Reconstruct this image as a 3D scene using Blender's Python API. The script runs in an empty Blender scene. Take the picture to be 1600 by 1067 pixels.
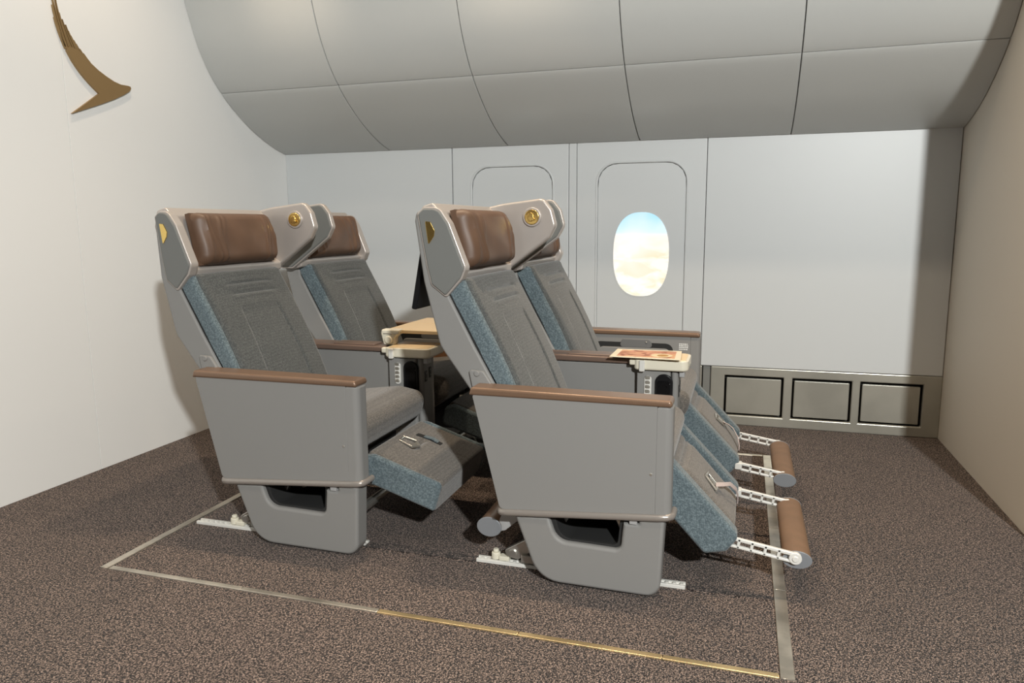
import bpy, bmesh, math, random
from mathutils import Vector, Matrix
from math import sin, cos, pi, sqrt, radians

random.seed(4)
S = 0.88            # the set is laid out with the camera at 1.25 and scaled to real size at the end
COL = bpy.context.scene.collection
scn = bpy.context.scene

# ------------------------------------------------------------------ camera
yaw, pit, rol = radians(17.34), radians(8.89), radians(0.39)
F = Vector((-sin(yaw)*cos(pit), cos(yaw)*cos(pit), -sin(pit)))
r0 = Vector((cos(yaw), sin(yaw), 0)); d0 = F.cross(r0)
R_ = cos(rol)*r0 + sin(rol)*d0; D_ = -sin(rol)*r0 + cos(rol)*d0
cam = bpy.data.objects.new('camera', bpy.data.cameras.new('camera'))
COL.objects.link(cam)
cam.data.sensor_width = 36; cam.data.lens = 1155/1600*36
M = Matrix((R_, -D_, -F)).transposed().to_4x4(); M.translation = (0, 0, 1.25*S)
cam.matrix_world = M
cam.data.clip_start = .05
scn.camera = cam

# ------------------------------------------------------------------ world, lights, exposure
scn.view_settings.view_transform = 'Standard'; scn.view_settings.look = 'None'
scn.view_settings.gamma = 1; scn.view_settings.use_curve_mapping = False
scn.view_settings.exposure = 0.0
w = bpy.data.worlds.new('world'); scn.world = w; w.use_nodes = True
w.node_tree.nodes['Background'].inputs[0].default_value = (.74, .60, .47, 1)
w.node_tree.nodes['Background'].inputs[1].default_value = .095

def lamp(kind, name, loc, power, color, size, target=None, **kw):
    l = bpy.data.lights.new(name, kind); o = bpy.data.objects.new(name, l); COL.objects.link(o)
    l.energy = power*S*S; l.color = color
    if kind == 'AREA': l.shape = 'DISK'; l.size = size*S
    else: l.shadow_soft_size = size*S
    for k, v in kw.items(): setattr(l, k, v)
    o.location = Vector(loc)*S
    if target is not None:
        o.rotation_euler = (Vector(target)-Vector(loc)).to_track_quat('-Z', 'Y').to_euler()
    return o
lamp('SPOT', 'key_lamp', (1.74, -1.7, 2.95), 1220, (.985, 1, .975), .085, (-1.0, 3.0, .9), spot_size=radians(125), spot_blend=.4)
for i, (x, p) in enumerate([(-2.60, 95), (-1.20, 190), (.20, 140), (.85, 60)]):
    lamp('SPOT', 'ceiling_spot', (x, 2.85, 3.9), p, (1, .80, .58), .05, (x, 2.5, 0), spot_size=radians(95), spot_blend=.8)
for i, (x, p) in enumerate([(-2.0, 120), (-.3, 150)]):
    lamp('SPOT', 'front_spot', (x, .7, 3.7), p, (1, .86, .70), .06, (x, 1.0, 0), spot_size=radians(62), spot_blend=.9)

for i, x in enumerate((-2.45, -1.15)):
    lamp('SPOT', 'wall_washer', (x, 3.0, 3.15), 26, (1, .80, .58), .05, (x, 3.80, 2.68), spot_size=radians(46), spot_blend=1.0)

# ------------------------------------------------------------------ materials
def mat(name, col, rough=.5, metal=0., spec=.5, bump=None, mottled=None, coat=0.):
    m = bpy.data.materials.new(name); m.use_nodes = True
    nt = m.node_tree; b = nt.nodes['Principled BSDF']
    b.inputs['Base Color'].default_value = (*col, 1); b.inputs['Roughness'].default_value = rough
    b.inputs['Metallic'].default_value = metal; b.inputs['Specular IOR Level'].default_value = spec
    b.inputs['Coat Weight'].default_value = coat
    tc = nt.nodes.new('ShaderNodeTexCoord')
    if bump:
        sc, st, di = bump
        n = nt.nodes.new('ShaderNodeTexNoise'); n.inputs['Scale'].default_value = sc; n.inputs['Detail'].default_value = 3
        bp = nt.nodes.new('ShaderNodeBump'); bp.inputs['Strength'].default_value = st; bp.inputs['Distance'].default_value = di
        nt.links.new(tc.outputs['Object'], n.inputs['Vector']); nt.links.new(n.outputs['Fac'], bp.inputs['Height'])
        nt.links.new(bp.outputs['Normal'], b.inputs['Normal'])
    if mottled:
        sc, amt = mottled
        n = nt.nodes.new('ShaderNodeTexNoise'); n.inputs['Scale'].default_value = sc; n.inputs['Detail'].default_value = 4
        cr = nt.nodes.new('ShaderNodeValToRGB')
        cr.color_ramp.elements[0].position = .35; cr.color_ramp.elements[1].position = .65
        cr.color_ramp.elements[0].color = (*[c*(1-amt) for c in col], 1)
        cr.color_ramp.elements[1].color = (*[min(1, c*(1+amt)) for c in col], 1)
        nt.links.new(tc.outputs['Object'], n.inputs['Vector']); nt.links.new(n.outputs['Fac'], cr.inputs['Fac'])
        nt.links.new(cr.outputs['Color'], b.inputs['Base Color'])
    return m

def weave(name, c1, c2, scale, strength=.5, rough=.9, dist=.0015, spread=(.25, .75), stretch=(1, 1, 1), sheen=.25, fine=None):
    """cell-like woven cloth: two thread colours and a raised cell bump"""
    m = bpy.data.materials.new(name); m.use_nodes = True; nt = m.node_tree; N = nt.nodes; L = nt.links
    b = N['Principled BSDF']; b.inputs['Roughness'].default_value = rough; b.inputs['Specular IOR Level'].default_value = .2
    b.inputs['Sheen Weight'].default_value = sheen; b.inputs['Sheen Roughness'].default_value = .5
    tc = N.new('ShaderNodeTexCoord'); mp = N.new('ShaderNodeMapping'); mp.inputs['Scale'].default_value = stretch
    L.new(tc.outputs['Object'], mp.inputs['Vector'])
    v = N.new('ShaderNodeTexVoronoi'); v.inputs['Scale'].default_value = scale; v.inputs['Randomness'].default_value = .55
    n = N.new('ShaderNodeTexNoise'); n.inputs['Scale'].default_value = scale*.7; n.inputs['Detail'].default_value = 3
    big = N.new('ShaderNodeTexNoise'); big.inputs['Scale'].default_value = 3; big.inputs['Detail'].default_value = 2
    for q in (v, n, big): L.new(mp.outputs['Vector'], q.inputs['Vector'])
    mx = N.new('ShaderNodeMath'); mx.operation = 'MULTIPLY_ADD'; mx.inputs[1].default_value = .75
    L.new(v.outputs['Distance'], mx.inputs[0])
    sub = N.new('ShaderNodeMath'); sub.operation = 'SUBTRACT'; sub.inputs[0].default_value = 1.0
    L.new(n.outputs['Fac'], sub.inputs[1]); L.new(sub.outputs[0], mx.inputs[2])
    cr = N.new('ShaderNodeValToRGB'); cr.color_ramp.elements[0].position = spread[0]+.25; cr.color_ramp.elements[1].position = spread[1]+.3
    cr.color_ramp.elements[0].color = (*c1, 1); cr.color_ramp.elements[1].color = (*c2, 1)
    L.new(mx.outputs[0], cr.inputs['Fac'])
    hs = N.new('ShaderNodeHueSaturation'); mr = N.new('ShaderNodeMapRange')
    mr.inputs['From Min'].default_value = .3; mr.inputs['From Max'].default_value = .7
    mr.inputs['To Min'].default_value = .92; mr.inputs['To Max'].default_value = 1.08
    L.new(big.outputs['Fac'], mr.inputs['Value']); L.new(mr.outputs['Result'], hs.inputs['Value'])
    L.new(cr.outputs['Color'], hs.inputs['Color']); L.new(hs.outputs['Color'], b.inputs['Base Color'])
    bp = N.new('ShaderNodeBump'); bp.inputs['Strength'].default_value = strength; bp.inputs['Distance'].default_value = dist; bp.invert = True
    L.new(v.outputs['Distance'], bp.inputs['Height']); L.new(bp.outputs['Normal'], b.inputs['Normal'])
    return m

WALL = mat('white wall paint', (.86, .86, .845), .55, bump=(60, .03, .001))
WALLR = mat('warm lit wall paint', (.70, .64, .55), .6, bump=(60, .03, .001))  # warm light on the right wall mixed into its colour
PANEL = mat('white cabin panel', (.62, .64, .645), .42, bump=(2.5, .03, .004))
CEIL = mat('grey satin sidewall panel', (.53, .54, .525), .34, spec=.5)
GREY = mat('warm grey seat plastic', (.235, .231, .223), .5, spec=.25, bump=(900, .06, .0004))
GREYW = mat('mid grey wing plastic', (.165, .168, .16), .5, spec=.25)
GREYD = mat('dark grey seat plastic', (.15, .15, .15), .4, spec=.5)
GREYL = mat('light grey plastic', (.36, .36, .36), .4)
GREYC = mat('blue grey plastic', (.20, .21, .225), .4)
SILVER = mat('champagne silver paint', (.47, .43, .40), .34, metal=.35)
PIPE = mat('taupe moulding', (.30, .27, .245), .3, metal=.3)
WOOD = mat('satin copper brown cap', (.20, .125, .082), .33, metal=.25, spec=.5)
WOODD = mat('dark mocha cap', (.17, .115, .09), .35, metal=.2)
BLACK = mat('black plastic', (.008, .008, .009), .3, spec=.25)
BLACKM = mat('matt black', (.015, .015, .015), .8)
SCREEN = mat('glossy black glass', (.004, .004, .005), .15, spec=.2)
LEATHER = mat('brown leather', (.115, .065, .040), .5, spec=.5, bump=(300, .12, .0006), mottled=(7, .12))
BLUE = weave('teal blue woven cloth', (.18, .228, .248), (.08, .107, .12), 190, .6)
TAUPE = weave('taupe blue woven cloth', (.112, .122, .120), (.055, .060, .062), 210, .5)
TAUPEB = weave('taupe brown woven cloth', (.205, .185, .163), (.10, .092, .083), 210, .5)
CREAM = mat('cream plastic', (.72, .68, .56), .35)
TRAY = mat('warm lit beige laminate', (.74, .58, .36), .4)  # beige, with the warm spots' yellow light added to the colour
WHITEM = mat('white metal', (.74, .73, .69), .3, metal=.1)
METAL = mat('brushed aluminium', (.62, .61, .57), .32, metal=.9, mottled=(25, .12))
STEEL = mat('satin nickel edging', (.58, .54, .47), .33, metal=.85, mottled=(9, .25))
STEEL_GLINT = mat('gold reflection edging', (.70, .54, .30), .34, metal=.85, mottled=(6, .3))  # gold reflection of the warm lamps put into the metal colour
GOLD = mat('polished gold', (.80, .58, .20), .22, metal=1.)
GOLDM = mat('matt gold lacquer', (.30, .195, .085), .45, metal=.35)
DADO = mat('champagne bronze metal', (.42, .41, .36), .32, metal=.45, mottled=(4, .10))
DADOD = mat('shadow gap black', (.015, .014, .012), .7)
GREYM = mat('grey metal trim', (.30, .30, .28), .4, metal=.5)
ROLL = mat('tan rubber sleeve', (.19, .112, .065), .6, mottled=(14, .08))
STRAP = mat('pale pink grey webbing', (.45, .38, .36), .7)
BROWNB = mat('brown veneer', (.22, .11, .05), .5)
WHITEP = mat('white print', (.75, .75, .73), .6)
CARPET = weave('brown loop pile carpet', (.56, .42, .35), (.013, .009, .008), 240, 1.0, .95, .004, spread=(.22, .62), stretch=(1, 1, 1), sheen=.1)

# ------------------------------------------------------------------ mesh helpers
def link(name, bm, m, parent=None, origin=None, smooth=True):
    """store bm (layout coordinates) as one mesh object under parent"""
    off = Vector((0, 0, 0))
    p = parent
    while p is not None:
        off += p.location; p = p.parent
    loc = Vector(origin) if (origin is not None and parent is None) else Vector((0, 0, 0))
    bmesh.ops.translate(bm, verts=bm.verts, vec=-(off+loc))
    bmesh.ops.recalc_face_normals(bm, faces=bm.faces)
    me = bpy.data.meshes.new(name); bm.to_mesh(me); bm.free()
    for mm in (m if isinstance(m, (list, tuple)) else [m]): me.materials.append(mm)
    o = bpy.data.objects.new(name, me); COL.objects.link(o); o.location = loc
    if parent: o.parent = parent
    if smooth:
        me.set_sharp_from_angle(angle=radians(50))
        wn_ = o.modifiers.new('normals', 'WEIGHTED_NORMAL'); wn_.keep_sharp = True; wn_.weight = 60
    return o

def thing(name, label, cat, loc, group=None):
    o = bpy.data.objects.new(name, None); COL.objects.link(o); o.location = loc
    o['label'] = label; o['category'] = cat
    if group: o['group'] = group
    o.empty_display_size = .1
    return o

def tag(o, label=None, cat=None, group=None, kind=None):
    if label: o['label'] = label
    if cat: o['category'] = cat
    if group: o['group'] = group
    if kind: o['kind'] = kind
    return o

def rpoly(pts, seg=6):
    """pts (a, b[, r]) -> outline with filleted corners"""
    out = []; n = len(pts)
    for i in range(n):
        p = Vector(pts[i][:2]); r = pts[i][2] if len(pts[i]) > 2 else 0
        if r <= 0: out.append(p); continue
        a = Vector(pts[i-1][:2]); c = Vector(pts[(i+1) % n][:2])
        u = (a-p); v = (c-p); lu, lv = u.length, v.length; u.normalize(); v.normalize()
        ang = u.angle(v)
        if ang > pi-.02: out.append(p); continue
        t = min(r/math.tan(ang/2), lu*.49, lv*.49); r = t*math.tan(ang/2)
        cen = p+(u+v).normalized()*(r/sin(ang/2))
        p0 = p+u*t-cen; p1 = p+v*t-cen
        tot = p0.angle_signed(p1) if p0.length > 0 and p1.length > 0 else 0
        for k in range(seg+1):
            th = -tot*k/seg
            out.append(cen+Vector((p0.x*cos(th)-p0.y*sin(th), p0.x*sin(th)+p0.y*cos(th))))
    return out

def RP(pts, seg=6):
    o = Raw(pts); o.seg = seg; return o

class Raw(list):
    """corner points with radii; extrude() insets the sharp polygon and rounds it afresh for every ring"""
    seg = 6
def raw_ring(raw, d, seg):
    P_ = [Vector(q[:2]) for q in raw]; n = len(P_)
    area = sum(P_[i-1].x*P_[i].y-P_[i].x*P_[i-1].y for i in range(n)); sg = 1 if area > 0 else -1
    ins = inset(P_, d) if d > 0 else P_; out = []
    for i in range(n):
        r_ = raw[i][2] if len(raw[i]) > 2 else 0
        if r_ <= 0: out.append(ins[i]); continue
        a, p, c = ins[i-1], ins[i], ins[(i+1) % n]
        cr_ = ((p-a).x*(c-p).y-(p-a).y*(c-p).x)*sg
        rr_ = max(r_-d, .0008) if cr_ > 0 else r_+d
        arc = rpoly([(a.x, a.y), (p.x, p.y, rr_), (c.x, c.y)], seg)[1:-1]
        out += arc if len(arc) == seg+1 else [p.copy() for _ in range(seg+1)]
    return out

def inset(pts, d):
    n = len(pts); area = sum(pts[i-1].x*pts[i].y-pts[i].x*pts[i-1].y for i in range(n))
    sg = 1 if area > 0 else -1; out = []
    for i in range(n):
        e1 = (pts[i]-pts[i-1]); e2 = (pts[(i+1) % n]-pts[i])
        if e1.length < 1e-7: e1 = e2
        if e2.length < 1e-7: e2 = e1
        e1 = e1.normalized(); e2 = e2.normalized()
        n1 = Vector((-e1.y, e1.x))*sg; n2 = Vector((-e2.y, e2.x))*sg
        m = n1+n2
        if m.length < 1e-4: m = n1
        m.normalize(); k = max(.45, m.dot(n1))
        out.append(pts[i]+m*d/k)
    return out

def extrude(bm, outline, c0, c1, fn, b0=0., b1=0., seg=4, mi=0):
    """loft outline (2D) from depth c0 to c1 through fn(a, b, c); b0/b1 edge rounding at each end"""
    raw = isinstance(outline, Raw)
    if raw:
        sg_ = outline.seg; inset_ = lambda d: raw_ring(outline, d, sg_); pts = inset_(0)
    else:
        pts = [Vector(p) for p in outline]
        if (pts[0]-pts[-1]).length < 1e-6: pts.pop()
        inset_ = lambda d: inset(pts, d)
    rings = []; s = 1 if c1 > c0 else -1
    if b0 > 0:
        for k in range(seg+1):
            a = pi/2*k/seg
            rings.append((inset_(b0*(1-sin(a))), c0+s*b0*(1-cos(a))))
    else: rings.append((pts, c0))
    if b1 > 0:
        for k in range(seg+1):
            a = pi/2*(1-k/seg)
            rings.append((inset_(b1*(1-sin(a))), c1-s*b1*(1-cos(a))))
    else: rings.append((pts, c1))
    vr = [[bm.verts.new(fn(p.x, p.y, c)) for p in ps] for ps, c in rings]
    n = len(pts)
    for A, B in zip(vr[:-1], vr[1:]):
        for i in range(n):
            j = (i+1) % n
            f = bm.faces.new((A[i], A[j], B[j], B[i])); f.smooth = True; f.material_index = mi
    for V in (vr[0], vr[-1]):
        try:
            f = bm.faces.new(V); f.material_index = mi
        except ValueError: pass
    bmesh.ops.remove_doubles(bm, verts=[v for R in vr for v in R if v.is_valid], dist=2e-5)
    return bm

def ID(x, y, z): return (x, y, z)
def fXZ(a, b, c): return (a, c, b)      # outline in XZ, depth along Y
def fXY(a, b, c): return (a, b, c)      # outline in XY, depth along Z
def fYZ(a, b, c): return (c, a, b)      # outline in YZ, depth along X

def comp(T, f):
    return lambda a, b, c: T(*f(a, b, c))

def box(bm, x0, x1, y0, y1, z0, z1, T=ID, bev=.003, r=.003, seg=2):
    o = Raw([(x0, z0, r), (x1, z0, r), (x1, z1, r), (x0, z1, r)]); o.seg = 3
    extrude(bm, o, y0, y1, comp(T, fXZ), bev, bev, seg); return bm

def B(): return bmesh.new()

def boxo(name, m, parent, x0, x1, y0, y1, z0, z1, T=ID, bev=.003, r=.003):
    return link(name, box(B(), x0, x1, y0, y1, z0, z1, T, bev, r), m, parent)

def ngon(name, m, parent, pts, y0, y1, T=ID, b0=0., b1=0., f=fXZ, seg=6, bseg=4):
    q = Raw(pts); q.seg = seg
    return link(name, extrude(B(), q, y0, y1, comp(T, f), b0, b1, bseg), m, parent)

def cyl(bm, c, r, c0, c1, f, n=24, b=.0, ry=None):
    ry = ry or r
    o = [Vector((c[0]+r*cos(2*pi*i/n), c[1]+ry*sin(2*pi*i/n))) for i in range(n)]
    return extrude(bm, o, c0, c1, f, b, b, 3)

def tube(bm, pts, r, n=10):
    """round bar through 3D points"""
    pts = [Vector(p) for p in pts]; rings = []
    for i, p in enumerate(pts):
        d = (pts[min(i+1, len(pts)-1)]-pts[max(i-1, 0)]).normalized()
        a = d.cross(Vector((0, 0, 1)));
        if a.length < 1e-3: a = d.cross(Vector((0, 1, 0)))
        a.normalize(); b_ = d.cross(a)
        rings.append([bm.verts.new(p+a*r*cos(2*pi*k/n)+b_*r*sin(2*pi*k/n)) for k in range(n)])
    for A, Bq in zip(rings[:-1], rings[1:]):
        for k in range(n):
            f = bm.faces.new((A[k], A[(k+1) % n], Bq[(k+1) % n], Bq[k])); f.smooth = True
    bm.faces.new(rings[0]); bm.faces.new(rings[-1]); return bm

def ribbon(bm, pts, wvec, t):
    """flat strap through pts, half-width vector wvec, thickness t"""
    pts = [Vector(p) for p in pts]; wv = Vector(wvec); rows = []
    for i, p in enumerate(pts):
        d = (pts[min(i+1, len(pts)-1)]-pts[max(i-1, 0)]).normalized(); nn = d.cross(wv).normalized()*t
        rows.append([bm.verts.new(q) for q in (p-wv-nn, p+wv-nn, p+wv+nn, p-wv+nn)])
    for A, Bq in zip(rows[:-1], rows[1:]):
        for k in range(4):
            f = bm.faces.new((A[k], A[(k+1) % 4], Bq[(k+1) % 4], Bq[k])); f.smooth = k % 2 == 0
    bm.faces.new(rows[0]); bm.faces.new(rows[-1]); return bm

def samples(L, r, n):
    """0..L positions, dense near both ends"""
    e = [r*(1-cos(pi/2*k/6)) for k in range(7)]
    mid = [r+(L-2*r)*k/n for k in range(1, n)]
    return e+mid+[L-x for x in reversed(e)]

def pad(bm, curve, y0, y1, t, r, T=ID, h=None, nu=30, nv=30, rr=None):
    """cushion: back line 'curve' (x,z) pts, width y0..y1, thickness t with edge radius r,
    h(u,v) extra height. Front is to the left of travel turned -90 (towards +x/up)."""
    pts = [Vector(p) for p in curve]; seg = [(b-a).length for a, b in zip(pts[:-1], pts[1:])]; L = sum(seg)
    def at(s):
        s = max(0, min(L, s)); acc = 0
        for i, l in enumerate(seg):
            if s <= acc+l or i == len(seg)-1:
                f = (s-acc)/l; return pts[i].lerp(pts[i+1], f), i, f
            acc += l
    def nrm(s):
        e = L*.04
        a, _, _ = at(s-e); b, _, _ = at(s+e); d = (b-a).normalized(); return Vector((d.y, -d.x))
    W = abs(y1-y0); U = samples(W, r, nu); V = samples(L, r, nv); rr = rr or r
    top = []
    for s in V:
        p, _, _ = at(s); n = nrm(s); row = []
        for q in U:
            du = min(q, W-q); dv = min(s, L-s)
            k = sqrt(max(0, rr-du)**2+max(0, rr-dv)**2) if (du < rr and dv < rr) else max(rr-du, rr-dv, 0)
            # edge fall
            k = min(k, rr); fall = sqrt(max(0, 1-(k/rr)**2))
            hh = (t-r)+r*fall + (h(q/W, s/L)*min(1, fall*1.2) if h else 0)
            c = p+n*hh
            row.append(bm.verts.new(T(c.x, y0+(y1-y0)*q/W, c.y)))
        top.append(row)
    def face(*a):
        try:
            f = bm.faces.new(a); f.smooth = True
        except ValueError: pass
    for i in range(len(V)-1):
        for j in range(len(U)-1): face(top[i][j], top[i][j+1], top[i+1][j+1], top[i+1][j])
    # skirt
    rim = [(0, j) for j in range(len(U))]+[(i, len(U)-1) for i in range(1, len(V))] + \
          [(len(V)-1, j) for j in range(len(U)-2, -1, -1)]+[(i, 0) for i in range(len(V)-2, 0, -1)]
    low = []
    for (i, j) in rim:
        p, _, _ = at(V[i]); low.append(bm.verts.new(T(p.x, y0+(y1-y0)*U[j]/W, p.y)))
    k = len(rim)
    for a in range(k):
        b = (a+1) % k; face(top[rim[a][0]][rim[a][1]], top[rim[b][0]][rim[b][1]], low[b], low[a])
    face(*low)
    return bm

def gauss(x, s): return math.exp(-(x/s)**2)

# ================================================================== THE SETTING
YB = 4.74; XL = -3.18; XR = 1.13
def struct(name, bm, m): return tag(link(name, bm, m), kind='structure')

fl = B(); box(fl, XL-.15, 3.2, -.6, YB+.2, -.12, 0, r=0, bev=0)
floor = struct('floor', fl, CARPET)
# carpet joints left along the seat tracks
for (x0, x1, y0, y1) in ((-1.40, -.93, 2.455, 2.515), (-.14, .135, 2.462, 2.50)):
    link('carpet_insert', box(B(), x0, x1, y0, y1, -.01, .004, r=.001, bev=.003), CARPET, floor)
wl = B(); box(wl, XL-.12, XL, -.6, 2.9255, 0, 3.4, r=.001, bev=.0015)
wall_left = struct('wall_left', wl, WALL)
link('wall_panel', box(B(), XL-.12, XL, 2.9275, YB+.2, 0, 3.4, r=.001, bev=.0015), WALL, wall_left)
wr = B(); box(wr, XR, XR+.10, 3.22, YB+.2, 0, 3.4, r=.001, bev=.001)
wall_right = struct('wall_right', wr, WALLR)

# back wall carcass behind its panels, then the panels
ZD = .372; ZC = 1.80
wb = B(); box(wb, XL, XR, YB+.06, YB+.2, 0, 1.95, r=0, bev=0)
wall_back = struct('wall_back', wb, DADOD)
G = .003
for (x0, x1) in ((XL, -1.893), (-.2315, XR)):
    link('wall_panel', box(B(), x0, x1-G, YB, YB+.06, ZD, ZC, r=.003, bev=.004), PANEL, wall_back)
link('wall_panel', box(B(), -1.089, -1.040, YB+.001, YB+.06, ZD, ZC, r=.003, bev=.003), PANEL, wall_back)

def pill(cx, cz, a, b, n=48, p=2.5):
    return [Vector((cx+a*math.copysign(abs(cos(t))**(2/p), cos(t)), cz+b*math.copysign(abs(sin(t))**(2/p), sin(t))))
            for t in [2*pi*k/n for k in range(n)]]

def ring_wall(bm, outer, inner, y0, y1, y2=None):
    """plate with a hole: bridge resampled outlines"""
    n = len(inner); y2 = y1 if y2 is None else y2
    def res(o):
        # pick point on outer polygon by angle from hole centre
        c = sum(inner, Vector((0, 0)))/n; out = []
        for p in inner:
            d = (p-c).normalized(); best = None
            for i in range(len(o)):
                a = o[i-1]; e = o[i]-a; den = d.x*e.y-d.y*e.x
                if abs(den) < 1e-9: continue
                t = ((a.x-c.x)*e.y-(a.y-c.y)*e.x)/den; s = ((a.x-c.x)*d.y-(a.y-c.y)*d.x)/den
                if t > 0 and -1e-6 <= s <= 1+1e-6: best = t if best is None else min(best, t)
            out.append(c+d*best)
        return out
    O = res(outer)
    f = [bm.verts.new((p.x, y0, p.y)) for p in O]; g = [bm.verts.new((p.x, y0, p.y)) for p in inner]
    h = [bm.verts.new((p.x, y2, p.y)) for p in inner]
    for i in range(n):
        j = (i+1) % n
        bm.faces.new((f[i], f[j], g[j], g[i]))
        q = bm.faces.new((g[i], g[j], h[j], h[i])); q.smooth = True
    return O

def window_bay(x0, x1, rx0, rx1, n):
    # outer frame panel around a rounded recessed inner panel with the pill-shaped window in it
    zt = 1.642; zb = ZD+.001; r = .13
    arch = rpoly([(rx0, zb), (rx1, zb), (rx1, zt, r), (rx0, zt, r)], 10)
    L_ = rpoly([(x0+G, ZD), (rx0, ZD), (rx0, zt, r), (rx1, zt, r), (rx1, ZD), (x1-G, ZD), (x1-G, ZC), (x0+G, ZC)], 10)
    fr = extrude(B(), L_, YB+.05, YB, fXZ, 0, .004, 3)
    link('wall_panel', fr, PANEL, wall_back)
    # raised bead following the arch
    path = [(rx0, zb)]+[(p.x, p.y) for p in arch[2:]]+[(rx1, zb)]
    pts3 = rpoly([(rx0, zb), (rx0, zt, r), (rx1, zt, r), (rx1, zb)], 12)
    bm = B(); ring = []
    out2 = inset(pts3, 0)
    prof = [(-.004, .0), (.0, -.004), (.004, -.0045), (.009, -.001), (.011, .006), (.010, .012)]
    n_ = len(pts3); c = Vector(((rx0+rx1)/2, 1.0))
    rows = []
    for i, p in enumerate(pts3):
        a = pts3[max(i-1, 0)]; b = pts3[min(i+1, n_-1)]; d = (b-a)
        if d.length < 1e-7: d = Vector((0, 1))
        d.normalize(); nn = Vector((d.y, -d.x))
        if nn.dot(c-p) < 0: nn = -nn
        if i in (0, n_-1): nn = Vector((1 if i == 0 else -1, 0))
        rows.append([bm.verts.new((p.x+nn.x*u, YB+v, p.y+nn.y*u)) for u, v in prof])
    for A, Bq in zip(rows[:-1], rows[1:]):
        for k in range(len(prof)-1):
            f = bm.faces.new((A[k], A[k+1], Bq[k+1], Bq[k])); f.smooth = True
    link('panel_bead', bm, PANEL, wall_back)
    # inner panel with hole
    cx = (rx0+rx1)/2+.004; hole = pill(cx, 1.065, .178, .267, 64, 2.45)
    bm = B(); inn = [Vector(p) for p in inset([Vector(q) for q in arch], .012)]
    ring_wall(bm, inn, hole, YB+.006, YB+.05, YB+.018)
    link('wall_panel', bm, PANEL, wall_back)
    wn = link('window_%d' % n, extrude(B(), [p for p in hole], YB+.016, YB+.03, fXZ, 0, 0), SKY, None)
    tag(wn, kind='structure')
    bm = B(); h2 = pill(cx, 1.065, .184, .273, 64, 2.45); h1 = pill(cx, 1.065, .176, .265, 64, 2.45)
    a_ = [bm.verts.new((p.x, YB+.005, p.y)) for p in h2]; b_ = [bm.verts.new((p.x, YB+.0045, p.y)) for p in h1]
    c_ = [bm.verts.new((p.x, YB+.017, p.y)) for p in h1]
    for i in range(64):
        j = (i+1) % 64
        for q in ((a_[i], a_[j], b_[j], b_[i]), (b_[i], b_[j], c_[j], c_[i])):
            f = bm.faces.new(q); f.smooth = True
    link('window_frame', bm, PANEL, wn)

# backlit cloud picture in the window
SKY = bpy.data.materials.new('backlit sky print'); SKY.use_nodes = True
nt = SKY.node_tree; N = nt.nodes; Lk = nt.links; N.remove(N['Principled BSDF'])
em = N.new('ShaderNodeEmission'); tc = N.new('ShaderNodeTexCoord'); sp = N.new('ShaderNodeSeparateXYZ')
Lk.new(tc.outputs['Object'], sp.inputs[0])
rm = N.new('ShaderNodeMapRange'); rm.inputs['From Min'].default_value = .798*S; rm.inputs['From Max'].default_value = 1.332*S
Lk.new(sp.outputs['Z'], rm.inputs['Value'])
cr = N.new('ShaderNodeValToRGB'); els = cr.color_ramp.elements
els[0].position = 0; els[0].color = (1, .97, .86, 1); els[1].position = 1; els[1].color = (.42, .75, .90, 1)
for p, c in ((.45, (1, .95, .84)), (.62, (1, .90, .76)), (.72, (.95, .88, .80)), (.76, (.62, .85, .93)), (.88, (.50, .80, .92))):
    e = els.new(p); e.color = (*c, 1)
Lk.new(rm.outputs['Result'], cr.inputs['Fac'])
mp = N.new('ShaderNodeMapping'); mp.inputs['Scale'].default_value = (8, 1, 17)
ns = N.new('ShaderNodeTexNoise'); ns.inputs['Scale'].default_value = 1.0; ns.inputs['Detail'].default_value = 6; ns.inputs['Distortion'].default_value = .6
Lk.new(tc.outputs['Object'], mp.inputs['Vector']); Lk.new(mp.outputs['Vector'], ns.inputs['Vector'])
cc = N.new('ShaderNodeValToRGB'); cc.color_ramp.elements[0].position = .40; cc.color_ramp.elements[1].position = .56
cc.color_ramp.elements[0].color = (.90, .82, .66, 1); cc.color_ramp.elements[1].color = (1, 1, 1, 1)
Lk.new(ns.outputs['Fac'], cc.inputs['Fac'])
lowm = N.new('ShaderNodeMapRange'); lowm.inputs['From Min'].default_value = .75; lowm.inputs['From Max'].default_value = .45
Lk.new(rm.outputs['Result'], lowm.inputs['Value'])
mx = N.new('ShaderNodeMix'); mx.data_type = 'RGBA'; mx.blend_type = 'MULTIPLY'
Lk.new(lowm.outputs['Result'], mx.inputs['Factor']); Lk.new(cr.outputs['Color'], mx.inputs[6]); Lk.new(cc.outputs['Color'], mx.inputs[7])
# pale haze towards the left of the print
hz = N.new('ShaderNodeTexNoise'); hz.inputs['Scale'].default_value = 4; Lk.new(tc.outputs['Object'], hz.inputs['Vector'])
hzr = N.new('ShaderNodeMapRange'); hzr.inputs['From Min'].default_value = .4; hzr.inputs['From Max'].default_value = .65; hzr.inputs['To Max'].default_value = .55
Lk.new(hz.outputs['Fac'], hzr.inputs['Value'])
mx2 = N.new('ShaderNodeMix'); mx2.data_type = 'RGBA'; mx2.inputs[7].default_value = (1, .97, .95, 1)
Lk.new(hzr.outputs['Result'], mx2.inputs['Factor']); Lk.new(mx.outputs[2], mx2.inputs[6])
Lk.new(mx2.outputs[2], em.inputs['Color']); em.inputs['Strength'].default_value = 1.15
Lk.new(em.outputs[0], N['Material Output'].inputs['Surface'])

window_bay(-1.893, -1.089, -1.762, -1.190, 1)
window_bay(-1.040, -.2315, -.912, -.342, 2)

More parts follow.
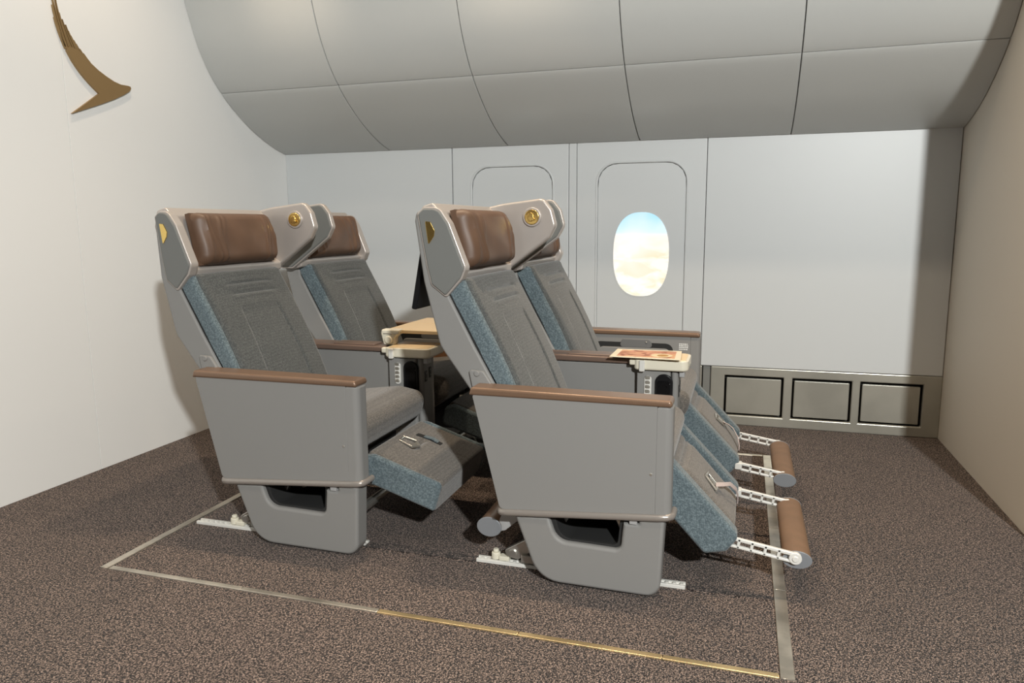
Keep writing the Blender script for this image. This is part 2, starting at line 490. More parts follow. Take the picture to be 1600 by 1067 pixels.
# metallic dado with recessed square panels, between the window bay and the right wall
def dado(x0, x1, holes, zb=0., parent=wall_back):
    """plate with rectangular holes made of rails and stiles merged into one skin"""
    bm = B(); zt = ZD-.002
    xs = sorted({x0, x1} | {h for a in holes for h in a[:2]}); zs = [zb, .062, .316, zt]
    V = {}
    for i, x in enumerate(xs):
        for j, z in enumerate(zs): V[i, j] = bm.verts.new((x, YB+.001, z))
    for i in range(len(xs)-1):
        for j in range(3):
            mid = (xs[i]+xs[i+1])/2
            if j == 1 and any(a < mid < b for a, b in holes): continue
            bm.faces.new((V[i, j], V[i+1, j], V[i+1, j+1], V[i, j+1]))
    e = bmesh.ops.extrude_face_region(bm, geom=list(bm.faces))
    bmesh.ops.translate(bm, verts=[v for v in e['geom'] if isinstance(v, bmesh.types.BMVert)], vec=(0, .03, 0))
    bmesh.ops.recalc_face_normals(bm, faces=bm.faces)
    d = link('dado_panel', bm, DADO, parent)
    mod = d.modifiers.new('bevel', 'BEVEL'); mod.width = .006*S; mod.segments = 3; mod.limit_method = 'ANGLE'
    for f in d.data.polygons: f.use_smooth = False
    for (a, b) in holes:
        link('inset_panel', box(B(), a+.012, b-.012, YB+.012, YB+.03, .062+.010, .316-.014, r=.006, bev=.006), DADO, d)
    return d
dado(-.168, XR, [(-.083, .266), (.316, .652), (.697, 1.034)])
dado(XL, -.2225, [(-3.05, -2.72), (-2.67, -2.33), (-2.28, -1.95), (-1.83, -1.15), (-.98, -.30)])
link('dado_post', box(B(), -.217, -.172, YB+.018, YB+.04, 0, ZD-.002, r=.002, bev=.003), GREYM, wall_back)

# curved sidewall / ceiling panels
prof = [(4.745, 1.763), (4.64, 1.787), (4.54, 1.818), (4.44, 1.856), (4.35, 1.897), (4.27, 1.942), (4.19, 1.993), (4.12, 2.043), (4.074, 2.082),
        (4.01, 2.145), (3.95, 2.22), (3.90, 2.30), (3.86, 2.385), (3.825, 2.48), (3.79, 2.58), (3.76, 2.69), (3.735, 2.80), (3.72, 2.92), (3.71, 3.05), (3.70, 3.40)]
def refine(p, k):
    out = []
    for i in range(len(p)-1):
        a = Vector(p[i]); b = Vector(p[i+1]); pa = Vector(p[max(i-1, 0)]); pb = Vector(p[min(i+2, len(p)-1)])
        for j in range(k):
            t = j/k
            out.append(.5*((2*a)+(-pa+b)*t+(2*pa-5*a+4*b-pb)*t*t+(-pa+3*a-3*b+pb)*t**3))
    out.append(Vector(p[-1])); return out
low = refine(prof[:9], 3); mid = refine(prof[8:17], 3); high = refine(prof[16:], 3)
def sidewall(bm, x0, x1, line, gap=.0022):
    n = len(line); nr = []
    for i in range(n):
        d = (line[min(i+1, n-1)]-line[max(i-1, 0)]).normalized(); nr.append(Vector((d.y, -d.x)))   # towards the room back/up
    # normal pointing away from the room
    nr = [q if q.x > 0 else -q for q in nr]
    L_ = list(line); d0_ = (L_[1]-L_[0]).normalized(); d1_ = (L_[-1]-L_[-2]).normalized()
    L_[0] = L_[0]+d0_*gap; L_[-1] = L_[-1]-d1_*gap
    e = .003
    rows = []
    for i, p in enumerate(L_):
        k = e if i in (0, n-1) else 0
        q = p+nr[i]*k
        rows.append([bm.verts.new(v) for v in (
            (x0+gap, q.x+nr[i].x*.02, q.y+nr[i].y*.02), (x0+gap, q.x+nr[i].x*e, q.y+nr[i].y*e), (x0+gap+e, q.x, q.y),
            (x1-gap-e, q.x, q.y), (x1-gap, q.x+nr[i].x*e, q.y+nr[i].y*e), (x1-gap, q.x+nr[i].x*.02, q.y+nr[i].y*.02))])
    for A, Bq in zip(rows[:-1], rows[1:]):
        for k in range(5):
            f = bm.faces.new((A[k], A[k+1], Bq[k+1], Bq[k])); f.smooth = True
        bm.faces.new((A[0], A[5], Bq[5], Bq[0]))
    bm.faces.new(rows[0]); bm.faces.new(rows[-1])
    return bm
back = B()
full = low+mid[1:]+high[1:]
bx = [[back.verts.new((x, p.x+.025, p.y+.012)) for x in (XL-.02, XR+.02)]+[back.verts.new((x, p.x+.06, p.y+.05)) for x in (XR+.02, XL-.02)] for p in full]
for A, Bq in zip(bx[:-1], bx[1:]):
    for k in range(4): back.faces.new((A[k], A[(k+1) % 4], Bq[(k+1) % 4], Bq[k]))
ceiling = struct('ceiling', back, GREYD)
xs = [XL, -2.347, -1.495, -.640, .236, XR]
for line in (low, mid, high):
    for a, b in zip(xs[:-1], xs[1:]):
        link('ceiling_panel', sidewall(B(), a, b, line), CEIL, ceiling)

# floor edging frame
edg = thing('floor_edging', 'thin metal edging strip framing the seats in a rectangle on the carpet', 'floor trim', (-1.03, 3.07, 0))
def strip(bm, p, q, w0, w1, m, z=.004):
    pass
def estrip(x0, x1, y0, y1, m, lab=None, skew=0):
    o = RP([(x0, y0), (x1, y0), (x1, y1), (x0, y1)], 2)
    e = link('edging_strip', extrude(B(), o, 0, .005, fXY, 0, .002, 2), m, edg)
    if lab: e['label'] = lab
cuts = [-2.205, -1.63, -1.10, -.62, -.18, .142]
for i, (a, b) in enumerate(zip(cuts[:-1], cuts[1:])):
    estrip(a+.001, b-.001, 2.018, 2.040, STEEL if i < 2 else STEEL_GLINT, None if i < 2 else 'metal strip at the front coloured with a gold reflection')
for a, b in ((2.018, 2.55), (2.55, 3.1), (3.1, 3.62), (3.62, 4.125)):
    estrip(.144, .184, a+.001, b-.001, STEEL)
    estrip(-2.245, -2.212, a+.001, b-.001, STEEL)
for a, b in ((-2.21, -1.2), (-1.2, -.02), (-.018, .142)):
    estrip(a+.001, b-.001, 4.10, 4.125, STEEL)

# bird-wing emblem on the left wall
edge_in = [(2.897, 2.242), (2.911, 2.191), (2.927, 2.144), (2.948, 2.103), (2.973, 2.062), (3.006, 2.022), (3.041, 1.988), (3.081, 1.956), (3.118, 1.93)]
low_e = [(2.944, 1.809), (3.032, 1.843), (3.124, 1.879), (3.212, 1.916), (3.277, 1.948), (3.320, 1.974), (3.332, 1.990), (3.328, 1.999), (3.313, 2.001), (3.265, 1.999), (3.222, 2.007), (3.174, 2.024), (3.127, 2.045), (3.084, 2.071)]
ff = lambda a, b, c: (c, a, b)
emblem = B()
body = [(2.948, 2.103), (2.973, 2.062), (3.006, 2.022), (3.041, 1.988), (3.081, 1.956), (3.118, 1.93)]+low_e+[(3.074, 2.082), (3.044, 2.104), (3.01, 2.120), (2.972, 2.126), (2.952, 2.118)]
o = [Vector(p) for p in refine(body[:6], 2)[:-1]]+[Vector(p) for p in body[5:]]
extrude(emblem, o, XL, XL+.012, ff)
tips = [((2.889, 2.40), (2.955, 2.106)), ((2.893, 2.30), (2.945, 2.112)), ((2.897, 2.245), (2.941, 2.12)), ((2.913, 2.33), (2.972, 2.100)), ((2.926, 2.272), (2.985, 2.095)),
        ((2.940, 2.246), (3.004, 2.092)), ((2.956, 2.225), (3.022, 2.086)), ((2.968, 2.20), (3.036, 2.082)), ((2.980, 2.180), (3.047, 2.080)), ((2.995, 2.162), (3.052, 2.079)), ((3.007, 2.148), (3.060, 2.076)), ((3.026, 2.128), (3.070, 2.073)), ((3.045, 2.111), (3.082, 2.069))]
for (ty, tz), (by, bz) in tips:
    # each feather follows the curve of the wing's inner edge
    my, mz = (ty+by)/2-.012*(abs(tz-bz)/.15), (ty and (tz+bz)/2)
    L_ = [Vector((ty, tz)), Vector((my+.002, mz)), Vector((by, bz))]
    wd = .0034; left = []; right = []
    for k in range(7):
        t = k/6; p = L_[0]*(1-t)**2+L_[1]*2*t*(1-t)+L_[2]*t*t
        d = ((L_[1]-L_[0])*(1-t)+(L_[2]-L_[1])*t).normalized(); nn = Vector((d.y, -d.x)); hw = wd*(.35+.65*t)
        left.append(p+nn*hw); right.append(p-nn*hw)
    extrude(emblem, left+right[::-1], XL, XL+.0108, ff)
em_o = link('wall_emblem', emblem, GOLDM, None, origin=(XL, 3.1, 2.0))
tag(em_o, 'gold brushed wing emblem with feather tips mounted on the left wall', 'emblem')

# ================================================================== SEATS
def Tn(ox): return lambda x, y, z: (x+ox, 2.36+y, z)
def Tf(ox): return lambda x, y, z: (x+ox, 4.00-y, z)

def seat(label, T, loc, mode, ext=0., near=True):
    t = thing('airline_seat', label, 'seat', loc, 'premium cabin seats on display')
    P = lambda nm, m, pts, y0, y1, b0=0., b1=0., f=fXZ, parent=t, seg=6, bs=4: ngon(nm, m, parent, pts, y0, y1, T, b0, b1, f, seg, bs)
    Bx = lambda nm, m, *a, parent=t, **k: boxo(nm, m, parent, *a, T=T, **k)
    e = ext
    # ---- aisle side armrest shell: side panel, front corner, moulding, base cover
    top = .672
    arm = P('armrest_panel', GREY, [(-.886, top, .01), (-.787, .262, .02), (-.246+e, .300, .001), (-.246+e, top, .001)], 0, .078, .0025, .004)
    fc = B()
    o = RP([(-.2461+e, 0, .0005), (-.195+e, 0, .038), (-.195+e, .078, .02), (-.2461+e, .078, .0005)], 8)
    extrude(fc, o, .300, .669, comp(T, fXY), .002, .008, 3)
    link('front_corner', fc, GREY, arm)
    sc = B(); cyl(sc, (-.262+e, .44), .005, -.0015, .004, comp(T, fXZ), 12, .001)
    link('screw', sc, METAL, arm)
    cap = P('armrest_cap', WOOD, [(-.897, .668, .004), (-.203+e, .668, .006), (-.197+e, .676, .008), (-.203+e, .692, .011), (-.889, .697, .012)], -.006, .086, .010, .010, seg=5, bs=5)
    # moulding along the sloping lower edge, wrapping round both ends
    ml = B()
    def band(path, z_of, r=.011):
        n = 10; rows = []
        for i, (x, y) in enumerate(path):
            a = Vector(path[max(i-1, 0)]); b = Vector(path[min(i+1, len(path)-1)]); d = (b-a).normalized(); nn = Vector((d.y, -d.x))
            rows.append([ml.verts.new(T(x+nn.x*r*cos(2*pi*k/n), y+nn.y*r*cos(2*pi*k/n), z_of(x)+1.15*r*sin(2*pi*k/n))) for k in range(n)])
        for A, Bq in zip(rows[:-1], rows[1:]):
            for k in range(n):
                f = ml.faces.new((A[k], A[(k+1) % n], Bq[(k+1) % n], Bq[k])); f.smooth = True
        ml.faces.new(rows[0]); ml.faces.new(rows[-1])
    path = [(-.785, .03), (-.790, .012), (-.783, .003), (-.76, -.001), (-.60, -.001), (-.4, -.001), (-.235+e, -.001), (-.207+e, .003), (-.194+e, .014), (-.190+e, .03), (-.190+e, .078)]
    band(path, lambda x: .252+(x+.787)*.075)
    link('moulding', ml, PIPE, arm)
    base = P('base_cover', GREY, [(-.736, .245, .01), (-.648, .010, .11), (-.226+e, .005, .05), (-.214+e, .288, 0),
                                  (-.3+e, .285), (-.3+e, .260, .004), (-.352+e, .258, .004), (-.360+e, .160, .022), (-.582, .166, .055), (-.612, .252, .0)],
             .006, .082, .013, .006, bs=6)
    base_tab = Bx('latch_tab', GREYL, -.331+e, -.305+e, .004, .05, .258, .290, parent=base, bev=.002)
    # dark storage well behind the opening
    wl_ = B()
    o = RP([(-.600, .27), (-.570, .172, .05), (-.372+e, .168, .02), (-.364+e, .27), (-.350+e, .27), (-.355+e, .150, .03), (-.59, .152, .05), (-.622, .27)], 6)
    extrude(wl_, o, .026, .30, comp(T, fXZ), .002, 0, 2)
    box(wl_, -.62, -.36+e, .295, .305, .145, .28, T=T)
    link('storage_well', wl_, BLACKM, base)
    # ---- frame: legs, track fittings, cross beams
    for yy in ((.10, .14), (.69, .72)):
        Bx('frame_rail', METAL, -.74, -.27, yy[0], yy[1], .021, .05)
    lg = B()
    o = RP([(-.795, .030, .012), (-.755, .025, .01), (-.60, .135, 0), (-.52, .30, 0), (-.575, .30, 0), (-.655, .150, 0), (-.81, .055, .012)], 4)
    extrude(lg, o, .115, .140, comp(T, fXZ), .003, .003, 2)
    link('leg', lg, METAL, t)
    for q_, r_b in (((-.775, .048), .016), ((-.700, .088), .007)):
        b2 = B(); cyl(b2, q_, r_b, .109, .146, comp(T, fXZ), 16, .002); link('pivot_bolt', b2, METAL, t)
    b3 = B(); cyl(b3, (-.845, .128), .017, .0135, .040, comp(T, fXY), 16, .004); cyl(b3, (-.845, .128), .011, .04, .052, comp(T, fXY), 12, .003)
    box(b3, -.83, -.79, .112, .145, .0135, .03, T=T)
    link('track_fitting', b3, CREAM, t)
    lg2 = B()
    o = RP([(-.30, .02), (-.26, .02), (-.38, .30), (-.43, .30)], 2)
    extrude(lg2, o, .115, .140, comp(T, fXZ), .003, .003, 2); link('leg', lg2, METAL, t)
    bm = B(); cyl(bm, (-.300, .100), .019, .09, .71, comp(T, fXZ), 20, .002); link('cross_beam', bm, METAL, t)
    bm = B(); cyl(bm, (-.58, .28), .024, .09, .71, comp(T, fXZ), 20, .002); link('cross_beam', bm, METAL, t)
    br = B(); o = RP([(-.62, .245, .01), (-.575, .215, .01), (-.56, .17, .012), (-.53, .185, .012), (-.50, .25, .01)], 3)
    extrude(br, o, .20, .225, comp(T, fXZ), .003, .003, 2); link('beam_bracket', br, CREAM, t)
    bx_ = B(); box(bx_, -.70, -.36, .13, .69, .27, .34, T=T); link('seat_pan', bx_, BLACKM, t)
    # ---- back shell with both cheeks
    rear = [(-1.118+.8*e, 1.305, .02), (-1.125+.9*e, 1.27, .02), (-1.095+.2*e, 1.053, .05), (-1.037, .821, .1), (-.920, .660, .1), (-.84, .50, .1), (-.80, .40, .02)]
    frt = [(-.68, .40, .02), (-.74, .50, .05), (-.822, .680), (-.905, .826, .1), (-.999, 1.005, .02), (-1.03, 1.20), (-1.06, 1.305)]
    sh = P('back_shell', GREY, rear+frt, .084, .700, .010, .010, bs=4)
    hc = P('hinge_cover', GREY, [(-.925, .744, .01), (-.868, .740, .016), (-.822, .672, .01), (-.79, .60, .01), (-.90, .62, .01)], .072, .09, .006, 0, parent=sh)
    bm = B(); cyl(bm, (-.892, .730), .011, .068, .09, comp(T, fXZ), 20, .004); link('bolt', bm, GREY, sh)
    # dark gap filler between shell and cushion with clips
    P('side_liner', BLACKM, [(-1.012, 1.003), (-.917, .828), (-.834, .682), (-.75, .50), (-.735, .50), (-.818, .682), (-.90, .830), (-.995, 1.010)], .094, .69, parent=sh)
    # ---- backrest cushion
    line = [(-.735, .455), (-.760, .52), (-.800, .62), (-.843, .720), (-.890, .816), (-.935, .90), (-.992, 1.005), (-1.008, 1.045)]
    def hb(u, v):
        c = .010*sin(pi*u)
        # two tucks high on the back, tapering at their ends
        for vv, w_ in ((.885, .9), (.815, .9)):
            k = 1 if .22 < u < .80 else 0
            a = min(1, max(0, (u-.20)/.08))*min(1, max(0, (.82-u)/.08))
            c -= .0075*gauss(v-vv, .010)*a; c += .003*gauss(v-vv+.022, .012)*a
        # centre channel between two seams from the tucks down
        s0 = .30-.06*(1-v); s1 = .70+.06*(1-v); f_ = min(1, max(0, (.73-v)/.05))
        c -= .006*f_*(1/(1+math.exp(-(u-s0)/.008)))*(1/(1+math.exp((u-s1)/.008)))
        c -= .004*f_*(gauss(u-s0, .008)+gauss(u-s1, .008))
        return c
    bk = link('backrest', pad(B(), line, .112, .680, .075, .024, T, hb, nu=90, nv=110), TAUPE, t)
    for a, b in ((.094, .150), (.640, .694)):
        def hs(u, v): return -.006*gauss(u-(.60 if a < .3 else .4), .05)
        link('side_bolster', pad(B(), line, a, b, .064, .022, T, hs, nu=14, nv=40), BLUE, bk)
    # ---- headrest: silver wrap, wings, leather pillow
    hd = P('headrest_shell', SILVER, [(-1.122, 1.255, .02), (-1.105, 1.322, .02), (-1.062, 1.333, .012), (-1.032, 1.30, .02), (-1.000, 1.115, .02), (-.962, 1.085, .012), (-.968, 1.052, .01), (-1.02, 1.04, .01), (-1.07, 1.05, .01)],
           .105, .735, .008, .006)
    def shrink(pp, d):
        ins = inset([Vector(q[:2]) for q in pp], d)
        o = Raw([(a.x, a.y, max(.007, (q[2] if len(q) > 2 else 0)-d*.6)) for a, q in zip(ins, pp)]); o.seg = 8; return o
    WN = [(-1.112+.7*e, 1.296, .012), (-1.086+.6*e, 1.318, .02), (-1.026, 1.317, .045), (-.988, 1.262, .05), (-.927, 1.105, .03), (-.945, 1.064, .012), (-1.006, .998, .010), (-1.064+.3*e, 1.042, .02), (-1.080+.4*e, 1.110, .04)]
    wn = P('headrest_wing', SILVER, WN, .077, .125, .005, .010, parent=hd, seg=8)
    link('wing_panel', extrude(B(), shrink(WN, .0065), .071, .09, comp(T, fXZ), .006, 0, 4), GREYW, wn)
    P('gold_plate', GOLD, [(q_+.5*e, z_, .003) for q_, z_ in ((-1.077, 1.268), (-1.057, 1.266), (-1.041, 1.236), (-1.044, 1.216), (-1.066, 1.185))], .068, .076, .0015, 0, parent=wn)
    WFp = [(-1.122, 1.262, .03), (-1.10, 1.325, .03), (-1.0, 1.345, .06), (-.820, 1.366, .035), (-.782, 1.318, .03), (-.764, 1.250, .03), (-.794, 1.196, .03), (-1.003, 1.045, .015), (-1.075, 1.045, .02), (-1.10, 1.12, .05)]
    wf = P('headrest_wing', SILVER, WFp, .722, .757, .012, .005, parent=hd, seg=8)
    link('wing_panel', extrude(B(), shrink(WFp, .0065), .740, .762, comp(T, fXZ), 0, .007, 4), GREYW, wf)
    bm = B(); cyl(bm, (-.868, 1.286), .041, .714, .726, comp(T, fXZ), 32, .004); link('button_bezel', bm, SILVER, wf)
    bm = B(); cyl(bm, (-.868, 1.286), .032, .711, .716, comp(T, fXZ), 32, .003)
    cyl(bm, (-.872, 1.286), .014, .706, .713, comp(T, fXZ), 16, .003, ry=.019)
    cyl(bm, (-.861, 1.278), .007, .703, .709, comp(T, fXZ), 12, .002)
    link('reading_light', bm, GOLD, wf)
    # leather pillow: rounded, creased towards its ends
    def hp(u, v):
        c = .020*sin(pi*u)**.5*sin(pi*v)**.6
        rnd = 7 if near else 13
        for q, (a, b, s_) in enumerate(((.09, .3, .018), (.14, -.2, .014), (.20, .1, .02), (.27, .4, .022), (.8, -.3, .018), (.87, .1, .016), (.93, -.1, .014))):
            a2 = a+.012*((q*rnd) % 5-2)
            c += .0075*gauss(u-a2-b*.12*(v-.5)-.02*sin(5*v+q), s_)*(.4+.6*sin(2.2*v+q*1.7)**2)
        c += .005*sin(9*u+5*v)*sin(4*v+2*u)
        c -= .004*gauss(u-.055, .006)+.003*gauss(u-.80, .006)
        return c
    pl = link('headrest_pillow', pad(B(), [(-.980, 1.094), (-.998, 1.20), (-1.022, 1.306), ], .168, .672, .055, .034, T, hp, nu=70, nv=30, rr=.034), LEATHER, t)
    # ---- seat cushion
    def hc_(u, v): return .012*sin(pi*u)-.010*gauss(u-.5, .2)
    cu = [(-.80, .375), (-.55, .375), (-.42, .385), (-.31, .41), (-.245, .42)]
    # rounded nose profile
    ns_ = RP([(-.80, .33, .01), (-.80, .485, .03), (-.60, .492, .05), (-.32, .528, .12), (-.195, .505, .075), (-.215, .405, .08), (-.33, .325, .08), (-.50, .300, .01)], 12)
    cs = link('seat_cushion', extrude(B(), ns_, .082, .700, comp(T, fXZ), .045, .045, 8), TAUPEB, t)
    # buckle-less sides; legrest
    if mode == 'up':
        o_ = Vector((-.250, .270)); d = Vector((.950, -.312)); Lr = .333; th = .118; bw = .030; proud = .0
    else:
        o_ = Vector((-.315, .428)); d = Vector((.672, -.741)); Lr = .392; th = .070; bw = .066; proud = .030
    n = Vector((-d.y, d.x))      # up/front
    nrmv = n if n.y > 0 else -n
    # pad() puts the front on (d.y,-d.x); travel reversed so that it faces up
    far = o_+d*Lr
    def hl(u, v):
        c = .003*sin(pi*u)
        if mode == 'up':
            c -= .005*gauss(u-.585, .006)*(1 if v < .62 else 0)
            c -= .05*(1/(1+math.exp(-(u-.34)/.004)))*(1/(1+math.exp((u-.62)/.004)))*gauss(v-.66, .03)*.3
        else:
            c -= .012*gauss(v-.725, .008)+.004*gauss(v-.80, .006)
            c += .018*(1/(1+math.exp(-(u-.10)/.02)))*(1/(1+math.exp((u-.90)/.02)))*(1/(1+math.exp((v-.69)/.012)))
        return c
    y0, y1 = .125, .665
    lr = link('legrest', pad(B(), [tuple(far), tuple(o_)], y0+bw-.004, y1-bw+.004, th, .018 if mode == 'up' else .012, T, hl, nu=60, nv=60), TAUPEB, t)
    # side bolsters with a chamfered toe
    def sidepoly():
        a = o_; b = o_+nrmv*(th+proud); c = far+nrmv*(th+proud); e_ = far
        if mode == 'up':
            return [(a.x-.005, a.y, .03), (b.x-.02, b.y-.02, .05), (b.x+.03, b.y-.008, .05), (c.x, c.y, .02), (e_.x+.002, e_.y, .012)]
        a2 = a-nrmv*.04; e2 = far+d*(-.02)-nrmv*.035
        return [(a2.x, a2.y, .03), (b.x-.01, b.y, .05), (c.x+.004, c.y, .03), (far.x+.035, far.y+.008, .02), (e2.x, e2.y, .02)]
    sp_ = sidepoly()
    for a, b in ((y0, y0+bw), (y1-bw, y1)):
        P('side_bolster', BLUE, sp_, a, b, .014, .014, parent=lr, seg=6, bs=5)
    if mode == 'up':
        # taupe cloth strap slot, buckle ring and release tab
        def at(v, y, h=.0): p = o_+d*(Lr*v)+nrmv*(th+h); return Vector(T(p.x, y, p.y))
        bm = B(); q = [at(.17, .36, .0035), at(.17, .46, .0035), at(.27, .46, .0035), at(.27, .36, .0035)]
        ribbon(bm, [at(.20, .465, .004), at(.34, .475, .004), at(.55, .468, .004)], (at(.3, .475)-at(.3, .462)), .002)
        link('strap_slot', bm, BLACKM, lr)
        bm = B(); ribbon(bm, [at(.30, .473, .006), at(.42, .472, .012), at(.50, .472, .006)], (at(.3, .479)-at(.3, .467)), .002); link('strap', bm, BLUE, lr)
        bm = B(); ring_ = [at(.14, .335, .006), at(.34, .315, .010), at(.40, .345, .012), at(.30, .385, .010), at(.12, .380, .008)]
        rr_ = [Vector(p) for p in ring_]+[Vector(ring_[0])]
        for p, q2 in zip(rr_[:-1], rr_[1:]): tube(bm, [p, q2], .005, 8)
        link('buckle', bm, METAL, lr)
        bm = B(); o4 = [ring_[i] for i in (1, 2, 3)]
        vs = [bm.verts.new(p+Vector((0, 0, .001))) for p in o4]+[bm.verts.new(p-Vector((0, 0, .003))) for p in o4]
        bm.faces.new(vs[:3]); bm.faces.new(vs[3:]);
        for i in range(3): bm.faces.new((vs[i], vs[(i+1) % 3], vs[3+(i+1) % 3], vs[3+i]))
        link('buckle_plate', bm, METAL, lr)
    else:
        def at(v, y, h=.0): p = o_+d*(Lr*v)+nrmv*(th+.018+h); return Vector(T(p.x, y, p.y))
        bm = B(); rg = [at(.545, .350, .008), at(.565, .402, .008), at(.70, .385, .010), at(.69, .320, .010)]
        for p, q2 in zip(rg, rg[1:]+rg[:1]): tube(bm, [p, q2], .0055, 8)
        ctr = sum(rg, Vector())/4
        box_ = [p.lerp(ctr, .45) for p in rg]
        f = bm.faces.new([bm.verts.new(p) for p in box_]); r_ = bmesh.ops.extrude_face_region(bm, geom=[f])
        bmesh.ops.translate(bm, verts=[v for v in r_['geom'] if isinstance(v, bmesh.types.BMVert)], vec=(.003, 0, .003))
        link('buckle', bm, METAL, lr)
        bm = B(); wv = (at(.6, .37)-at(.6, .355)); wv = wv.normalized()*.011+Vector((0, 0, .004))
        ribbon(bm, [at(.67, .360, .012), at(.73, .385, .030), at(.78, .42, .040), at(.88, .455, .036), at(.96, .475, .018), at(1.0, .48, .002)], wv, .0018)
        link('strap', bm, STRAP, lr)
        # footrest: two pierced arms carrying a padded bar
        fo = B(); cyl(fo, (.212, .138), .046, .155, .668, comp(T, fXZ), 40, .0, ry=.029)
        bar = link('footrest_bar', fo, ROLL, t)
        for a, b in ((.150, .156), (.667, .673)):
            bm = B(); cyl(bm, (.212, .137), .048, a, b, comp(T, fXZ), 40, .002, ry=.031); link('end_cap', bm, GREYC, bar)
        for yy in (.135, .640):
            bm = B(); p0 = Vector((-.02, .185)); p1 = Vector((.195, .150)); dd = (p1-p0).normalized(); nn = Vector((-dd.y, dd.x)); LL = (p1-p0).length
            def slab(s0, s1, h0, h1):
                q = [p0+dd*s0+nn*h0, p0+dd*s1+nn*h0, p0+dd*s1+nn*h1, p0+dd*s0+nn*h1]
                extrude(bm, q, yy, yy+.014, comp(T, fXZ), .002, .002, 2)
            slab(0, LL, .006, .017); slab(0, LL, -.019, -.010)
            for k in range(6): slab(max(0, LL*k/5-.005), LL*k/5+.005, -.018, .016)
            cyl(bm, (.205, .147), .021, yy-.002, yy+.014, comp(T, fXZ), 20, .003); cyl(bm, (.205, .147), .010, yy-.006, yy, comp(T, fXZ), 16, .002)
            link('footrest_arm', bm, WHITEM, bar)
        bm = B(); q = at(.93, .50, -.0); box(bm, .0, .03, .625, .665, .165, .195, T=T); link('latch_block', bm, WHITEM, bar)
        # bar for the passenger behind, low at the back
        bm = B(); cyl(bm, (-.858, .152), .046, .092, .66, comp(T, fXZ), 36, .0, ry=.036); rb = link('rear_footrest_bar', bm, WOOD, t)
        bm = B(); cyl(bm, (-.858, .152), .048, .086, .094, comp(T, fXZ), 36, .003, ry=.038); link('end_cap', bm, GREYC, rb)
        bm = B(); o = RP([(-.84, .13, .015), (-.80, .14, .01), (-.66, .26), (-.69, .29), (-.815, .195, .02)], 4); extrude(bm, o, .098, .112, comp(T, fXZ), .003, .003, 2)
        link('bar_arm', bm, GREYL, rb)
        # monitor swung out from the back
        mo = B(); q = RP([(-1.112, 1.17, .005), (-1.157, .943, .006), (-1.177, .946, .006), (-1.134, 1.17, .005)], 4)
        extrude(mo, q, .150, .590, comp(T, fXZ), .004, .004, 3)
        mn = link('monitor', mo, BLACK, t)
        q = [(-1.1765, .956), (-1.1735, .956), (-1.1345, 1.160), (-1.1375, 1.160)]
        link('screen', extrude(B(), [Vector(p) for p in q], .165, .575, comp(T, fXZ)), SCREEN, mn)
        bm = B(); o = [Vector(p) for p in [(-1.08, 1.12), (-1.08, 1.03), (-1.15, 1.04), (-1.14, 1.09)]]
        extrude(bm, o, .33, .41, comp(T, fXZ)); link('monitor_arm', bm, BLACKM, mn)
    if not near:
        # inner face of the window side armrest: tray stowage door, latch, placard
        fr_ = P('door_gap_shade', BLACKM, [(-.76, .30, .02), (-.335, .30, .02), (-.335, .630, .04), (-.76, .630, .04)], .070, .0790, .0, .0005, parent=arm)  # flat black plate drawn as the shadow in the door's recess
        dr = B(); o = RP([(-.735, .28, .02), (-.349, .28, .02), (-.349, .603, .03), (-.735, .603, .03)], 6)
        extrude(dr, o, .07, .0835, comp(T, fXZ), 0, .005, 3); link('door_leaf', dr, GREY, fr_)
        P('latch_plate', GREYD, [(-.62, .603, .015), (-.44, .603, .015), (-.455, .648, .015), (-.605, .648, .015)], .076, .0825, 0, .003, parent=fr_)
        bm = B(); cyl(bm, (-.476, .633), .005, .080, .086, comp(T, fXZ), 12, .002); link('latch_button', bm, METAL, fr_)
        bm = B()
        random.seed(9)
        for r_i, zz in enumerate((.628, .619, .610, .600)):
            xx = -.305
            while xx < -.262:
                ww = random.uniform(.005, .011); box(bm, xx, min(xx+ww, -.258), .0775, .0792, zz, zz+.0055, T=T, bev=0, r=0); xx += ww+.002
        pk = link('placard', bm, WHITEP, arm); pk['label'] = 'small white printed placard'
        pk['kind'] = 'stuff'
    return t

OXF, OXR = 0.0, -1.165
s1 = seat('front row seat nearest the camera, reclined, footrest extended, monitor on its back', Tn(OXF), (-.5, 2.77, 0), 'down', 0.)
s2 = seat('front row seat by the window wall, footrest extended, behind the menu card console', Tf(OXF), (-.5, 3.59, 0), 'down', 0., near=False)
s3 = seat('rear row seat nearest the camera, its blue legrest raised, closest to the left wall emblem', Tn(OXR), (-.5+OXR, 2.77, 0), 'up', .028)
s4 = seat('rear row seat by the window wall, behind the open beige tray table', Tf(OXR), (-.5+OXR, 3.59, 0), 'up', .028, near=False)

